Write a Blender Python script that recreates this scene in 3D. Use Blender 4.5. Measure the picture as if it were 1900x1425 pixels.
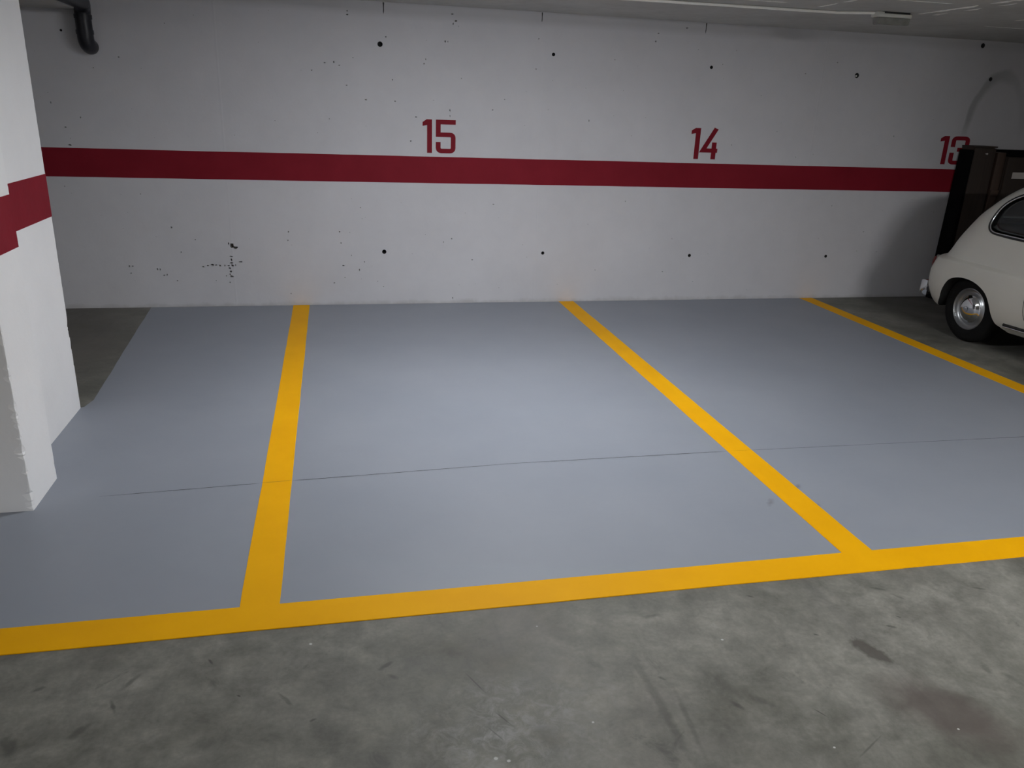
import bpy, bmesh, math, random
import numpy as np
from mathutils import Vector, Matrix
from mathutils.geometry import delaunay_2d_cdt

for o in list(bpy.data.objects):
    bpy.data.objects.remove(o, do_unlink=True)
sc = bpy.context.scene
C = sc.collection
rnd = random.Random(7)

# ------------------------------------------------------------------ camera
F_PX, YAW, PITCH, ROLL = 1478.62, .2244, .3358, .0387
CAM = (.3345, -7.0759, 1.7251)
cam = bpy.data.cameras.new('camera')
cam.sensor_width = 36
cam.lens = F_PX / 1900 * 36
cam.clip_start = .05
co = bpy.data.objects.new('camera', cam)
C.objects.link(co)
_f = Vector((math.sin(YAW) * math.cos(PITCH), math.cos(YAW) * math.cos(PITCH), -math.sin(PITCH)))
_r = Vector((math.cos(YAW), -math.sin(YAW), 0))
_u = _r.cross(_f)
r2 = _r * math.cos(ROLL) + _u * math.sin(ROLL)
u2 = -_r * math.sin(ROLL) + _u * math.cos(ROLL)
co.matrix_world = Matrix(((r2.x, u2.x, -_f.x, CAM[0]), (r2.y, u2.y, -_f.y, CAM[1]),
                          (r2.z, u2.z, -_f.z, CAM[2]), (0, 0, 0, 1)))
sc.camera = co

# ------------------------------------------------------------------ world, exposure
w = bpy.data.worlds.new('world')
sc.world = w
w.use_nodes = True
w.node_tree.nodes['Background'].inputs[0].default_value = (.6, .65, .7, 1)
w.node_tree.nodes['Background'].inputs[1].default_value = .0
sc.view_settings.view_transform = 'Standard'
sc.view_settings.look = 'None'
sc.view_settings.gamma = 1
sc.view_settings.use_curve_mapping = False
sc.view_settings.exposure = 0.0
# ceiling battens: x, y, emission strength, colour
LAMPS = [(1.38, -2.78, 138.0, (.94, .96, 1.)), (4.3, -7.6, 480.0, (.985, .985, 1.)), (-3.5, -8.5, 145.0, (.985, .985, 1.))]
HC = 2.47               # ceiling height

# ------------------------------------------------------------------ materials
def mat(name):
    m = bpy.data.materials.new(name)
    m.use_nodes = True
    nt = m.node_tree
    return m, nt, nt.nodes['Principled BSDF']

def N(nt, typ, **kw):
    n = nt.nodes.new(typ)
    for k, v in kw.items():
        setattr(n, k, v)
    return n

def ramp(nt, fac, stops):
    r = N(nt, 'ShaderNodeValToRGB')
    e = r.color_ramp.elements
    while len(e) < len(stops):
        e.new(.5)
    for i, (p, c) in enumerate(stops):
        e[i].position = p
        e[i].color = c if len(c) == 4 else (*c, 1)
    nt.links.new(fac, r.inputs[0])
    return r.outputs[0]

def coords(nt):
    return N(nt, 'ShaderNodeTexCoord').outputs['Object']

def noise(nt, vec, scale, detail=4, rough=.55, dist=0.):
    n = N(nt, 'ShaderNodeTexNoise')
    n.inputs['Scale'].default_value = scale
    n.inputs['Detail'].default_value = detail
    n.inputs['Roughness'].default_value = rough
    n.inputs['Distortion'].default_value = dist
    if vec is not None:
        nt.links.new(vec, n.inputs['Vector'])
    return n.outputs['Fac']

def mix(nt, fac, a, b, mode='MIX'):
    m = N(nt, 'ShaderNodeMix', data_type='RGBA', blend_type=mode)
    for s, v in ((0, fac), (6, a), (7, b)):
        if isinstance(v, (int, float)):
            m.inputs[s].default_value = v
        elif isinstance(v, tuple):
            m.inputs[s].default_value = v if len(v) == 4 else (*v, 1)
        else:
            nt.links.new(v, m.inputs[s])
    return m.outputs[2]

def math_n(nt, op, a, b=None, clamp=False):
    m = N(nt, 'ShaderNodeMath', operation=op, use_clamp=clamp)
    for s, v in ((0, a), (1, b)):
        if v is None:
            continue
        if isinstance(v, (int, float)):
            m.inputs[s].default_value = v
        else:
            nt.links.new(v, m.inputs[s])
    return m.outputs[0]

def bump(nt, bsdf, h, strength, dist):
    b = N(nt, 'ShaderNodeBump')
    b.inputs['Strength'].default_value = strength
    b.inputs['Distance'].default_value = dist
    nt.links.new(h, b.inputs['Height'])
    nt.links.new(b.outputs[0], bsdf.inputs['Normal'])

def simple(name, col, rough=.5, metal=0., spec=.5, var=.06, scale=8., bmp=0.):
    m, nt, b = mat(name)
    v = coords(nt)
    n = noise(nt, v, scale)
    c = ramp(nt, n, [(.3, tuple(x * (1 - var) for x in col)), (.7, tuple(min(1, x * (1 + var)) for x in col))])
    nt.links.new(c, b.inputs['Base Color'])
    b.inputs['Roughness'].default_value = rough
    b.inputs['Metallic'].default_value = metal
    b.inputs['Specular IOR Level'].default_value = spec
    if bmp:
        bump(nt, b, noise(nt, v, 160, 3), bmp, .002)
    return m

def blob(nt, vec, loc, ang, half, soft=.25, warp=.25, wscale=14.):
    """mask of an oval stain: 1 inside"""
    mp = N(nt, 'ShaderNodeMapping', vector_type='TEXTURE')
    mp.inputs['Location'].default_value = (loc[0], loc[1], 0)
    mp.inputs['Rotation'].default_value = (0, 0, ang)
    mp.inputs['Scale'].default_value = (half[0], half[1], 1)
    nt.links.new(vec, mp.inputs['Vector'])
    ln = N(nt, 'ShaderNodeVectorMath', operation='LENGTH')
    nt.links.new(mp.outputs[0], ln.inputs[0])
    n = noise(nt, vec, wscale, 4)
    d = math_n(nt, 'ADD', ln.outputs['Value'], math_n(nt, 'MULTIPLY', math_n(nt, 'SUBTRACT', n, .5), warp * 4))
    return ramp(nt, d, [(max(0, .8 - soft), (1, 1, 1)), (min(1, .8 + soft * .3), (0, 0, 0))])

def px_floor(px, py):
    d = _f + r2 * ((px - 950) / F_PX) - u2 * ((py - 712.5) / F_PX)
    t = -CAM[2] / d.z
    return CAM[0] + d.x * t, CAM[1] + d.y * t

def scuff(nt, vec, nz, a, c, wd, soft=.5):
    """mask of a narrow mark from a to c on the floor (metres); nz is a shared noise"""
    (xa, ya), (xc, yc) = a, c
    L = math.hypot(xc - xa, yc - ya) / 2
    mp = N(nt, 'ShaderNodeMapping', vector_type='TEXTURE')
    mp.inputs['Location'].default_value = ((xa + xc) / 2, (ya + yc) / 2, 0)
    mp.inputs['Rotation'].default_value = (0, 0, math.atan2(yc - ya, xc - xa))
    mp.inputs['Scale'].default_value = (L + wd, wd, 1)
    nt.links.new(vec, mp.inputs['Vector'])
    ln = N(nt, 'ShaderNodeVectorMath', operation='LENGTH')
    nt.links.new(mp.outputs[0], ln.inputs[0])
    d = math_n(nt, 'ADD', ln.outputs['Value'], nz)
    return ramp(nt, d, [(max(0, .85 - soft), (1, 1, 1)), (.95, (0, 0, 0))])

# marks on the drive lane: (start, end in photo pixels, half width m, strength)
MARKS = [((386, 1222), (394, 1232), .006, .8), ((206, 1300), (213, 1322), .008, .6), ((222, 1282), (262, 1250), .012, .5), ((705, 1242), (728, 1228), .012, .6),
         ((722, 1252), (735, 1258), .012, .5), ((58, 1284), (80, 1276), .012, .5), ((130, 1370), (165, 1345), .02, .5), ((441, 1290), (445, 1292), .004, .9),
         ((575, 1338), (586, 1334), .007, .7), ((858, 1243), (905, 1290), .003, .7), ((915, 1318), (955, 1350), .003, .7), ((900, 1345), (940, 1378), .003, .5),
         ((1385, 1105), (1398, 1108), .006, .7), ((1615, 1090), (1650, 1096), .01, .5), ((1650, 1100), (1678, 1112), .01, .4), ((1805, 1090), (1832, 1094), .008, .5),
         ((1640, 1160), (1662, 1164), .008, .6), ((1663, 1143), (1671, 1146), .005, .7), ((1508, 1176), (1520, 1179), .006, .7), ((1358, 1302), (1378, 1315), .012, .6),
         ((1395, 1292), (1432, 1308), .018, .35), ((1508, 1314), (1540, 1333), .003, .7), ((1822, 1232), (1838, 1250), .02, .4), ((1862, 1250), (1895, 1268), .02, .35),
         ((1222, 1256), (1236, 1262), .007, .5), ((1195, 1145), (1222, 1140), .012, .4), ((1092, 1228), (1118, 1240), .02, .35), ((1590, 1410), (1640, 1360), .004, .5),
         ((1165, 1200), (1300, 1440), .022, .4), ((1245, 1265), (1320, 1430), .012, .3), ((500, 1310), (560, 1330), .05, .2), ((10, 1370), (20, 1400), .03, .5),
         ((600, 1350), (640, 1375), .06, .25), ((360, 1385), (420, 1375), .03, .3), ((1000, 1350), (1040, 1380), .05, .3), ((1020, 1170), (1075, 1190), .05, .2)]
SPECKS = [((996, 1162), .004), ((1340, 1187), .005), ((1100, 1340), .004), ((1548, 1387), .004), ((920, 1407), .007), ((944, 1412), .006), ((576, 1195), .006), ((1778, 1353), .004)]

def concrete_floor():
    m, nt, b = mat('floor concrete')
    v = coords(nt)
    n1 = noise(nt, v, 1.7, 8, .62, .4)
    n2 = noise(nt, v, 9, 8, .65, .3)
    n3 = noise(nt, v, 60, 5, .6)
    c = ramp(nt, n1, [(.3, (.110, .108, .092)), (.48, (.166, .165, .145)), (.68, (.236, .231, .208))])
    c = mix(nt, .75, c, ramp(nt, n2, [(.3, (.29, .29, .28)), (.5, (.5, .5, .49)), (.68, (.70, .69, .68))]), 'OVERLAY')
    c = mix(nt, .35, c, ramp(nt, n3, [(.3, (.36, .36, .36)), (.7, (.64, .64, .64))]), 'OVERLAY')
    # reddish and dark wear patches
    n4 = noise(nt, v, .9, 5, .6, .6)
    c = mix(nt, ramp(nt, n4, [(.55, (0, 0, 0)), (.75, (.5, .5, .5))]), c, (.21, .19, .18))
    n5 = noise(nt, v, 5.5, 7, .7, 1.2)
    c = mix(nt, ramp(nt, n5, [(.62, (0, 0, 0)), (.72, (.6, .6, .6))]), c, (.07, .07, .063))
    # pale scuffed patch and dark smudges of the drive lane
    n6 = noise(nt, v, 17, 6, .75, .8)
    pale = math_n(nt, 'MULTIPLY', blob(nt, v, (.78, -5.28), .4, (.42, .3), .7, .3, 5), ramp(nt, n6, [(.45, (0, 0, 0)), (.65, (1, 1, 1))]))
    c = mix(nt, math_n(nt, 'MULTIPLY', pale, .75), c, (.34, .34, .33))
    # streaks of tyre rubber running diagonally in the lane
    mp = N(nt, 'ShaderNodeMapping')
    mp.inputs['Rotation'].default_value = (0, 0, math.radians(-12))
    mp.inputs['Scale'].default_value = (9, .6, 1)
    nt.links.new(v, mp.inputs['Vector'])
    ns = noise(nt, mp.outputs[0], 1.1, 4, .6)
    c = mix(nt, ramp(nt, ns, [(.6, (0, 0, 0)), (.75, (.35, .35, .35))]), c, (.09, .088, .085))
    # oil stains
    s1 = blob(nt, v, (2.083, -5.112), math.radians(-67), (.105, .046), .25, .2, 30)
    s2 = blob(nt, v, (2.135, -5.415), math.radians(-52), (.27, .16), .4, .16, 9)
    c = mix(nt, math_n(nt, 'MULTIPLY', s1, .8), c, (.075, .067, .058))
    c = mix(nt, math_n(nt, 'MULTIPLY', s2, .72), c, (.088, .07, .063))
    nz = math_n(nt, 'MULTIPLY', math_n(nt, 'SUBTRACT', noise(nt, v, 38, 4), .5), 1.1)
    for a_, c_, wd_, k_ in MARKS:
        c = mix(nt, math_n(nt, 'MULTIPLY', scuff(nt, v, nz, px_floor(*a_), px_floor(*c_), wd_), k_), c, (.05, .05, .045))
    for a_, wd_ in SPECKS:
        p_ = px_floor(*a_)
        c = mix(nt, scuff(nt, v, nz, p_, (p_[0] + .001, p_[1]), wd_, .2), c, (.5, .5, .48))
    # brown grime next to the pillar and dim light painted on the neighbouring bay
    g1 = blob(nt, v, (-1.9, -1.0), 0, (1.05, 1.9), .3, .12, 3)
    c = mix(nt, math_n(nt, 'MULTIPLY', g1, .7), c, (.125, .115, .102))
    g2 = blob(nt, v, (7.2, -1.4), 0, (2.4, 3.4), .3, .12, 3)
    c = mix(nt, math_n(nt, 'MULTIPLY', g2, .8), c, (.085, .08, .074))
    nt.links.new(c, b.inputs['Base Color'])
    nt.links.new(ramp(nt, n2, [(.3, (.5, .5, .5)), (.7, (.75, .75, .75))]), b.inputs['Roughness'])
    b.inputs['Specular IOR Level'].default_value = .35
    bump(nt, b, n3, .25, .002)
    return m

def bay_paint():
    m, nt, b = mat('blue grey floor paint')
    v = coords(nt)
    n1 = noise(nt, v, 1.3, 6, .6)
    n2 = noise(nt, v, 40, 4)
    c = ramp(nt, n1, [(.3, (.262, .285, .328)), (.7, (.292, .314, .356))])
    # scuffs beside the right-hand line
    for (x, y) in ((2.30, -4.05), (2.52, -3.92), (2.43, -3.72), (2.5, -4.12)):
        c = mix(nt, math_n(nt, 'MULTIPLY', blob(nt, v, (x, y), .9, (.05, .018), .7, .3, 30), .5), c, (.1, .1, .1))
    nt.links.new(c, b.inputs['Base Color'])
    b.inputs['Roughness'].default_value = .48
    b.inputs['Specular IOR Level'].default_value = .45
    bump(nt, b, math_n(nt, 'ADD', math_n(nt, 'MULTIPLY', n2, .35), noise(nt, v, 3, 3)), .12, .006)
    return m

def line_paint():
    m, nt, b = mat('yellow line paint')
    v = coords(nt)
    c = ramp(nt, noise(nt, v, 2.5, 5), [(.3, (.84, .40, .0005)), (.7, (.92, .455, .0015))])
    nt.links.new(c, b.inputs['Base Color'])
    b.inputs['Roughness'].default_value = .6
    b.inputs['Specular IOR Level'].default_value = .12
    bump(nt, b, noise(nt, v, 45, 4), .1, .003)
    return m

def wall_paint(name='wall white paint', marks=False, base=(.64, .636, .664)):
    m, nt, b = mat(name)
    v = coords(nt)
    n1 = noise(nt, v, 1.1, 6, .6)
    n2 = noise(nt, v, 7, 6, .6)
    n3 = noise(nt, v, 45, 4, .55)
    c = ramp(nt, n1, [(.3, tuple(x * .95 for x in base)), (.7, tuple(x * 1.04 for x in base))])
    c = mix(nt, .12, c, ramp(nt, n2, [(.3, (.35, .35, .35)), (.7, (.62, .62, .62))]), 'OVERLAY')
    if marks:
        sep = N(nt, 'ShaderNodeSeparateXYZ')
        nt.links.new(v, sep.inputs[0])
        X, Z = sep.outputs[0], sep.outputs[2]
        # arched scrape mark high on the right end of the wall
        dx = math_n(nt, 'DIVIDE', math_n(nt, 'SUBTRACT', X, 6.72), .36)
        dz = math_n(nt, 'DIVIDE', math_n(nt, 'SUBTRACT', Z, 1.62), .62)
        rr = math_n(nt, 'SQRT', math_n(nt, 'ADD', math_n(nt, 'MULTIPLY', dx, dx), math_n(nt, 'MULTIPLY', dz, dz)))
        rr = math_n(nt, 'ADD', rr, math_n(nt, 'MULTIPLY', math_n(nt, 'SUBTRACT', noise(nt, v, 5, 4), .5), .14))
        ring = ramp(nt, rr, [(.76, (0, 0, 0)), (.86, (.75, .75, .75)), (.94, (.75, .75, .75)), (1.0, (0, 0, 0))])
        up = ramp(nt, math_n(nt, 'SUBTRACT', Z, 1.2), [(.35, (0, 0, 0)), (.55, (1, 1, 1))])
        fade = ramp(nt, math_n(nt, 'SUBTRACT', X, 6.2), [(.42, (1, 1, 1)), (.75, (.25, .25, .25))])
        k = math_n(nt, 'MULTIPLY', math_n(nt, 'MULTIPLY', ring, up), math_n(nt, 'MULTIPLY', fade, .8))
        c = mix(nt, k, c, (.19, .19, .185))
        # dingy unpainted strip under the ceiling and light falloff painted on the far right bay
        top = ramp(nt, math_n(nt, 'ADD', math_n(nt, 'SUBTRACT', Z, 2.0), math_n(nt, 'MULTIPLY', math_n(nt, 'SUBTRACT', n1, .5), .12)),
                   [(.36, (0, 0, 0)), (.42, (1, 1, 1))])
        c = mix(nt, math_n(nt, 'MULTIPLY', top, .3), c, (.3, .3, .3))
        rt = ramp(nt, math_n(nt, 'MULTIPLY', math_n(nt, 'ADD', X, math_n(nt, 'MULTIPLY', n2, .5)), .1), [(.6, (0, 0, 0)), (.68, (1, 1, 1))])
        c = mix(nt, math_n(nt, 'MULTIPLY', rt, .45), c, (.3, .285, .28))
        # grime along the foot of the wall
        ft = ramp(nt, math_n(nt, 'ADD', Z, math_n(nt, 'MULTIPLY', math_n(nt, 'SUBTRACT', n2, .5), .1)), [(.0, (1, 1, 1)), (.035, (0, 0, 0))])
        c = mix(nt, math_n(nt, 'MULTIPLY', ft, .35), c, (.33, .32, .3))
        # formwork panel joints: faint raised seams
        sm = math_n(nt, 'ABSOLUTE', math_n(nt, 'SUBTRACT', math_n(nt, 'PINGPONG', math_n(nt, 'ADD', X, .52), 1.32), 0.0))
        seam = ramp(nt, sm, [(.0, (1, 1, 1)), (.012, (0, 0, 0))])
        h = math_n(nt, 'ADD', math_n(nt, 'ADD', math_n(nt, 'MULTIPLY', n3, .4), math_n(nt, 'MULTIPLY', n2, .8)), math_n(nt, 'MULTIPLY', seam, .5))
    else:
        h = math_n(nt, 'ADD', math_n(nt, 'MULTIPLY', n3, .4), math_n(nt, 'MULTIPLY', n2, .8))
    nt.links.new(c, b.inputs['Base Color'])
    b.inputs['Roughness'].default_value = .7
    b.inputs['Specular IOR Level'].default_value = .3
    bump(nt, b, h, .28, .006)
    return m

def red_paint():
    m, nt, b = mat('dark red paint')
    v = coords(nt)
    c = ramp(nt, noise(nt, v, 3, 5), [(.3, (.200, .008, .018)), (.7, (.235, .011, .023))])
    nt.links.new(c, b.inputs['Base Color'])
    b.inputs['Roughness'].default_value = .6
    b.inputs['Specular IOR Level'].default_value = .15
    bump(nt, b, noise(nt, v, 30, 5), .25, .004)
    return m

def ceiling_mat():
    m, nt, b = mat('bare grey ceiling concrete')
    v = coords(nt)
    n1 = noise(nt, v, 1.5, 6)
    n2 = noise(nt, v, 14, 6)
    c = ramp(nt, n1, [(.3, (.44, .44, .42)), (.7, (.54, .54, .52))])
    c = mix(nt, .3, c, ramp(nt, n2, [(.3, (.4, .4, .4)), (.7, (.6, .6, .6))]), 'OVERLAY')
    nt.links.new(c, b.inputs['Base Color'])
    b.inputs['Roughness'].default_value = .85
    bump(nt, b, n2, .3, .004)
    return m

def wood(name, a, bcol):
    m, nt, b = mat(name)
    v = coords(nt)
    mp = N(nt, 'ShaderNodeMapping')
    mp.inputs['Scale'].default_value = (14, 14, .9)
    nt.links.new(v, mp.inputs['Vector'])
    c = ramp(nt, noise(nt, mp.outputs[0], 3, 6, .6, .8), [(.3, a), (.7, bcol)])
    nt.links.new(c, b.inputs['Base Color'])
    b.inputs['Roughness'].default_value = .6
    return m

def emit(name, col, strength):
    m, nt, b = mat(name)
    v = coords(nt)
    c = ramp(nt, noise(nt, v, 2, 2), [(.3, col), (.7, tuple(min(1, x * 1.01) for x in col))])
    nt.links.new(c, b.inputs['Emission Color'])
    nt.links.new(c, b.inputs['Base Color'])
    b.inputs['Emission Strength'].default_value = strength
    return m

M = dict(
    concrete=concrete_floor(), bay=bay_paint(), yellow=line_paint(),
    wall=wall_paint('back wall white paint', True), wall2=wall_paint(),
    pillar=wall_paint('pillar white paint', base=(.87, .87, .875)),
    red=red_paint(), ceiling=ceiling_mat(),
    joint=simple('dark joint filler', (.05, .05, .052), .9, var=.3),
    pit=simple('exposed dark concrete', (.13, .127, .12), .95, var=.3, scale=40),
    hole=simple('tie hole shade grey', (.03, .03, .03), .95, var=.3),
    pipe=simple('charcoal plastic pipe', (.012, .0125, .018), .4, var=.1),
    ridge=simple('pale concrete laitance', (.85, .85, .8), .85, var=.1, scale=20),
    cable=simple('white cable sheath', (.88, .87, .82), .5),
    white=simple('white plastic', (.62, .62, .58), .45),
    clear=simple('frosted grey diffuser', (.24, .24, .22), .3, var=.15, scale=15),
    steel=simple('white enamel steel', (.75, .75, .74), .4),
    carpaint=simple('ivory car paint', (.60, .585, .53), .3, var=.02, scale=2),
    rubber=simple('black tyre rubber', (.006, .006, .006), .85, spec=.2, var=.2, scale=30, bmp=.2),
    black=simple('black rubber seal', (.01, .01, .01), .5),
    chrome=simple('chrome', (.72, .73, .74), .09, 1., var=.02),
    rim=simple('silver painted steel', (.42, .43, .44), .32, .85, var=.05),
    inside=simple('dark car interior', (.015, .015, .018), .8, var=.2),
    under=simple('black underbody coating', (.006, .006, .006), .9, var=.3),
    seat=simple('dark grey seat vinyl', (.06, .06, .07), .5, var=.15),
    redlens=simple('dark red lamp lens', (.12, .008, .008), .2),
    amber=simple('amber lamp lens', (.5, .16, .01), .2),
    lens=simple('clear lamp lens', (.6, .62, .64), .08, .3),
    brown=wood('dark brown wood', (.03, .02, .0155), (.045, .03, .023)),
    brown2=wood('reddish brown wood', (.05, .03, .022), (.07, .042, .03)),
    brown3=wood('umber wood', (.025, .016, .012), (.036, .023, .017)),
    blackboard=simple('black board face', (.0025, .0025, .003), .9, spec=.1, var=.3),
    label=simple('pale paper label', (.5, .46, .43), .8),
)
mg, nt, b = mat('dark window glass')
b.inputs['Base Color'].default_value = (.55, .6, .6, 1)
b.inputs['Roughness'].default_value = .03
b.inputs['Transmission Weight'].default_value = 1.
b.inputs['IOR'].default_value = 1.45
nt.links.new(ramp(nt, noise(nt, coords(nt), 3, 2), [(.3, (.5, .55, .55)), (.7, (.56, .6, .6))]), b.inputs['Base Color'])
M['glass'] = mg

# ------------------------------------------------------------------ helpers
def link(name, me, m=None, parent=None, loc=None, label=None, cat=None, group=None, kind=None):
    o = bpy.data.objects.new(name, me)
    C.objects.link(o)
    if m is not None and me is not None:
        for x in (m if isinstance(m, (list, tuple)) else [m]):
            me.materials.append(M[x])
    if parent:
        o.parent = parent
    if loc:
        o.location = loc
    for k, v in (('label', label), ('category', cat), ('group', group), ('kind', kind)):
        if v:
            o[k] = v
    return o

def bm_mesh(bm, name='mesh', smooth=None):
    bmesh.ops.recalc_face_normals(bm, faces=bm.faces)
    me = bpy.data.meshes.new(name)
    bm.to_mesh(me)
    bm.free()
    if smooth is not None:
        for p in me.polygons:
            p.use_smooth = True
        me.set_sharp_from_angle(angle=math.radians(smooth))
    return me

def box_bm(x0, x1, y0, y1, z0, z1, bev=0., seg=2, bm=None):
    bm = bm or bmesh.new()
    vs = [bm.verts.new((x, y, z)) for x in (x0, x1) for y in (y0, y1) for z in (z0, z1)]
    fs = [bm.faces.new([vs[i] for i in q]) for q in ((0, 1, 3, 2), (4, 6, 7, 5), (0, 4, 5, 1), (2, 3, 7, 6), (0, 2, 6, 4), (1, 5, 7, 3))]
    if bev:
        es = {e for f in fs for e in f.edges}
        bmesh.ops.bevel(bm, geom=list(es), offset=bev, segments=seg, affect='EDGES', profile=.6)
    return bm

def box(name, a, m, parent=None, bev=.003, **kw):
    return link(name, bm_mesh(box_bm(*a, bev=bev), name, 40), m, parent, **kw)

def catmull(pts, k=6, closed=False):
    pts = [Vector(p) for p in pts]
    n = len(pts)
    out = []
    rng = range(n if closed else n - 1)
    for i in rng:
        g = (lambda j: pts[j % n]) if closed else (lambda j: pts[min(max(j, 0), n - 1)])
        a, b_, c, d = g(i - 1), g(i), g(i + 1), g(i + 2)
        for s in range(k):
            t = s / k
            out.append(.5 * ((2 * b_) + (c - a) * t + (2 * a - 5 * b_ + 4 * c - d) * t * t + (3 * b_ - a - 3 * c + d) * t ** 3))
    if not closed:
        out.append(pts[-1].copy())
    return out

def tube_bm(path, rad, seg=12, closed=False, cap=True, bm=None):
    bm = bm or bmesh.new()
    path = [Vector(p) for p in path]
    n = len(path)
    rads = rad if isinstance(rad, (list, tuple)) else [rad] * n
    rings = []
    prev = None
    for i, p in enumerate(path):
        if closed:
            t = path[(i + 1) % n] - path[i - 1]
        else:
            t = path[min(i + 1, n - 1)] - path[max(i - 1, 0)]
        t.normalize()
        if prev is None:
            a = Vector((0, 0, 1)) if abs(t.z) < .9 else Vector((1, 0, 0))
            nx = t.cross(a).normalized()
        else:
            nx = (prev - t * prev.dot(t)).normalized()
        prev = nx
        ny = t.cross(nx)
        rings.append([bm.verts.new(p + (nx * math.cos(2 * math.pi * j / seg) + ny * math.sin(2 * math.pi * j / seg)) * rads[i]) for j in range(seg)])
    for i in range(n if closed else n - 1):
        a, b_ = rings[i], rings[(i + 1) % n]
        for j in range(seg):
            bm.faces.new((a[j], a[(j + 1) % seg], b_[(j + 1) % seg], b_[j]))
    if cap and not closed:
        bm.faces.new(rings[0][::-1])
        bm.faces.new(rings[-1])
    return bm

def tube(name, path, rad, m, parent=None, seg=12, closed=False, **kw):
    return link(name, bm_mesh(tube_bm(path, rad, seg, closed), name, 50), m, parent, **kw)

def lathe_bm(prof, seg=48, axis='X', bm=None):
    """prof: (along axis, radius) pairs"""
    bm = bm or bmesh.new()
    rings = []
    for a, r in prof:
        if r < 1e-5:
            q = [(a, 0, 0)]
        else:
            q = [(a, r * math.cos(2 * math.pi * j / seg), r * math.sin(2 * math.pi * j / seg)) for j in range(seg)]
        if axis == 'Z':
            q = [(y, z, x) for x, y, z in q]
        rings.append([bm.verts.new(p) for p in q])
    for a, b_ in zip(rings, rings[1:]):
        for j in range(seg):
            k = (j + 1) % seg
            vs = [a[j % len(a)], a[k % len(a)], b_[k % len(b_)], b_[j % len(b_)]]
            u = []
            for x in vs:
                if x not in u:
                    u.append(x)
            if len(u) >= 3:
                bm.faces.new(u)
    return bm

def slab(name, pts, z0, z1, m, parent=None, **kw):
    """flat polygon with thickness, in x/y"""
    bm = bmesh.new()
    lo = [bm.verts.new((x, y, z0)) for x, y in pts]
    hi = [bm.verts.new((x, y, z1)) for x, y in pts]
    bm.faces.new(hi)
    n = len(pts)
    for i in range(n):
        bm.faces.new((lo[i], lo[(i + 1) % n], hi[(i + 1) % n], hi[i]))
    bmesh.ops.triangulate(bm, faces=[f for f in bm.faces if len(f.verts) > 4])
    return link(name, bm_mesh(bm, name), m, parent, **kw)

def jag(a, b_, step, amp, rn):
    """points from a (included) to b (excluded) with a hand-painted waver"""
    a, b_ = Vector(a), Vector(b_)
    L = (b_ - a).length
    n = max(1, int(L / step))
    nrm = Vector((-(b_ - a).y, (b_ - a).x)).normalized()
    out, s = [], 0.
    for i in range(n):
        s = .75 * s + rn.uniform(-amp, amp)
        out.append(tuple(a + (b_ - a) * (i / n) + nrm * (s if i else 0)))
    return out

# ================================================================== THE SETTING
XL, XR, YF = -8.0, 11.5, -13.5

# ---- floor
bm = bmesh.new()
g = [[bm.verts.new((XL + (XR - XL) * i / 20, YF + (0 - YF) * j / 14, 0)) for j in range(15)] for i in range(21)]
for i in range(20):
    for j in range(14):
        bm.faces.new((g[i][j], g[i + 1][j], g[i + 1][j + 1], g[i][j + 1]))
floor = link('floor', bm_mesh(bm, 'floor'), 'concrete', kind='structure')

# ---- back wall with real recesses
def circle(x, z, r, n=14, rn=None, irr=0.):
    return [(x + r * (1 + (rn.uniform(-irr, irr) if rn else 0)) * math.cos(2 * math.pi * i / n),
             z + r * (1 + (rn.uniform(-irr, irr) if rn else 0)) * math.sin(2 * math.pi * i / n)) for i in range(n)]

HOLES = [(.751, .471), (2.191, .458), (3.642, .433), (5.104, .423), (.744, 2.156), (2.2, 2.148), (3.655, 2.111), (5.115, 2.106),
         (6.565, 2.134), (6.40, 2.425), (-1.618, 2.135)]
HR = [.019, .015, .0155, .015, .021, .0145, .0145, .022, .019, .022, .009]
pits = []     # (loop, depth)
# honeycomb chips left of bay 15 and the notches under the ceiling
chips = [(430, 455, 6), (437, 459, 4.5), (424, 452, 3), (429, 476, 3), (429, 482, 3.5), (429, 488, 4), (431, 493, 4), (426, 498, 3.5), (428, 504, 3.5),
         (430, 513, 4), (427, 509, 2.5), (420, 512, 2), (446, 486, 3.5), (394, 492, 4), (386, 493, 2.6), (377, 495, 3), (401, 492, 2.5), (408, 493, 3.2),
         (417, 493, 2.8), (424, 493, 2.5), (437, 492, 2.4), (240, 494, 3), (246, 494, 2.5), (292, 500, 3), (297, 500, 2.5), (304, 511, 2.4), (310, 510, 2.4),
         (329, 521, 2.2), (318, 422, 2.8), (362, 445, 2), (336, 468, 2.4), (243, 507, 2.2), (427, 524, 2.5), (540, 545, 2.2), (535, 430, 2.4), (534, 446, 2.2),
         (630, 430, 2.2), (633, 451, 2.2), (637, 493, 2.6), (667, 501, 2.8), (620, 525, 2.5), (652, 474, 2), (640, 515, 2), (676, 486, 2)]
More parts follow.
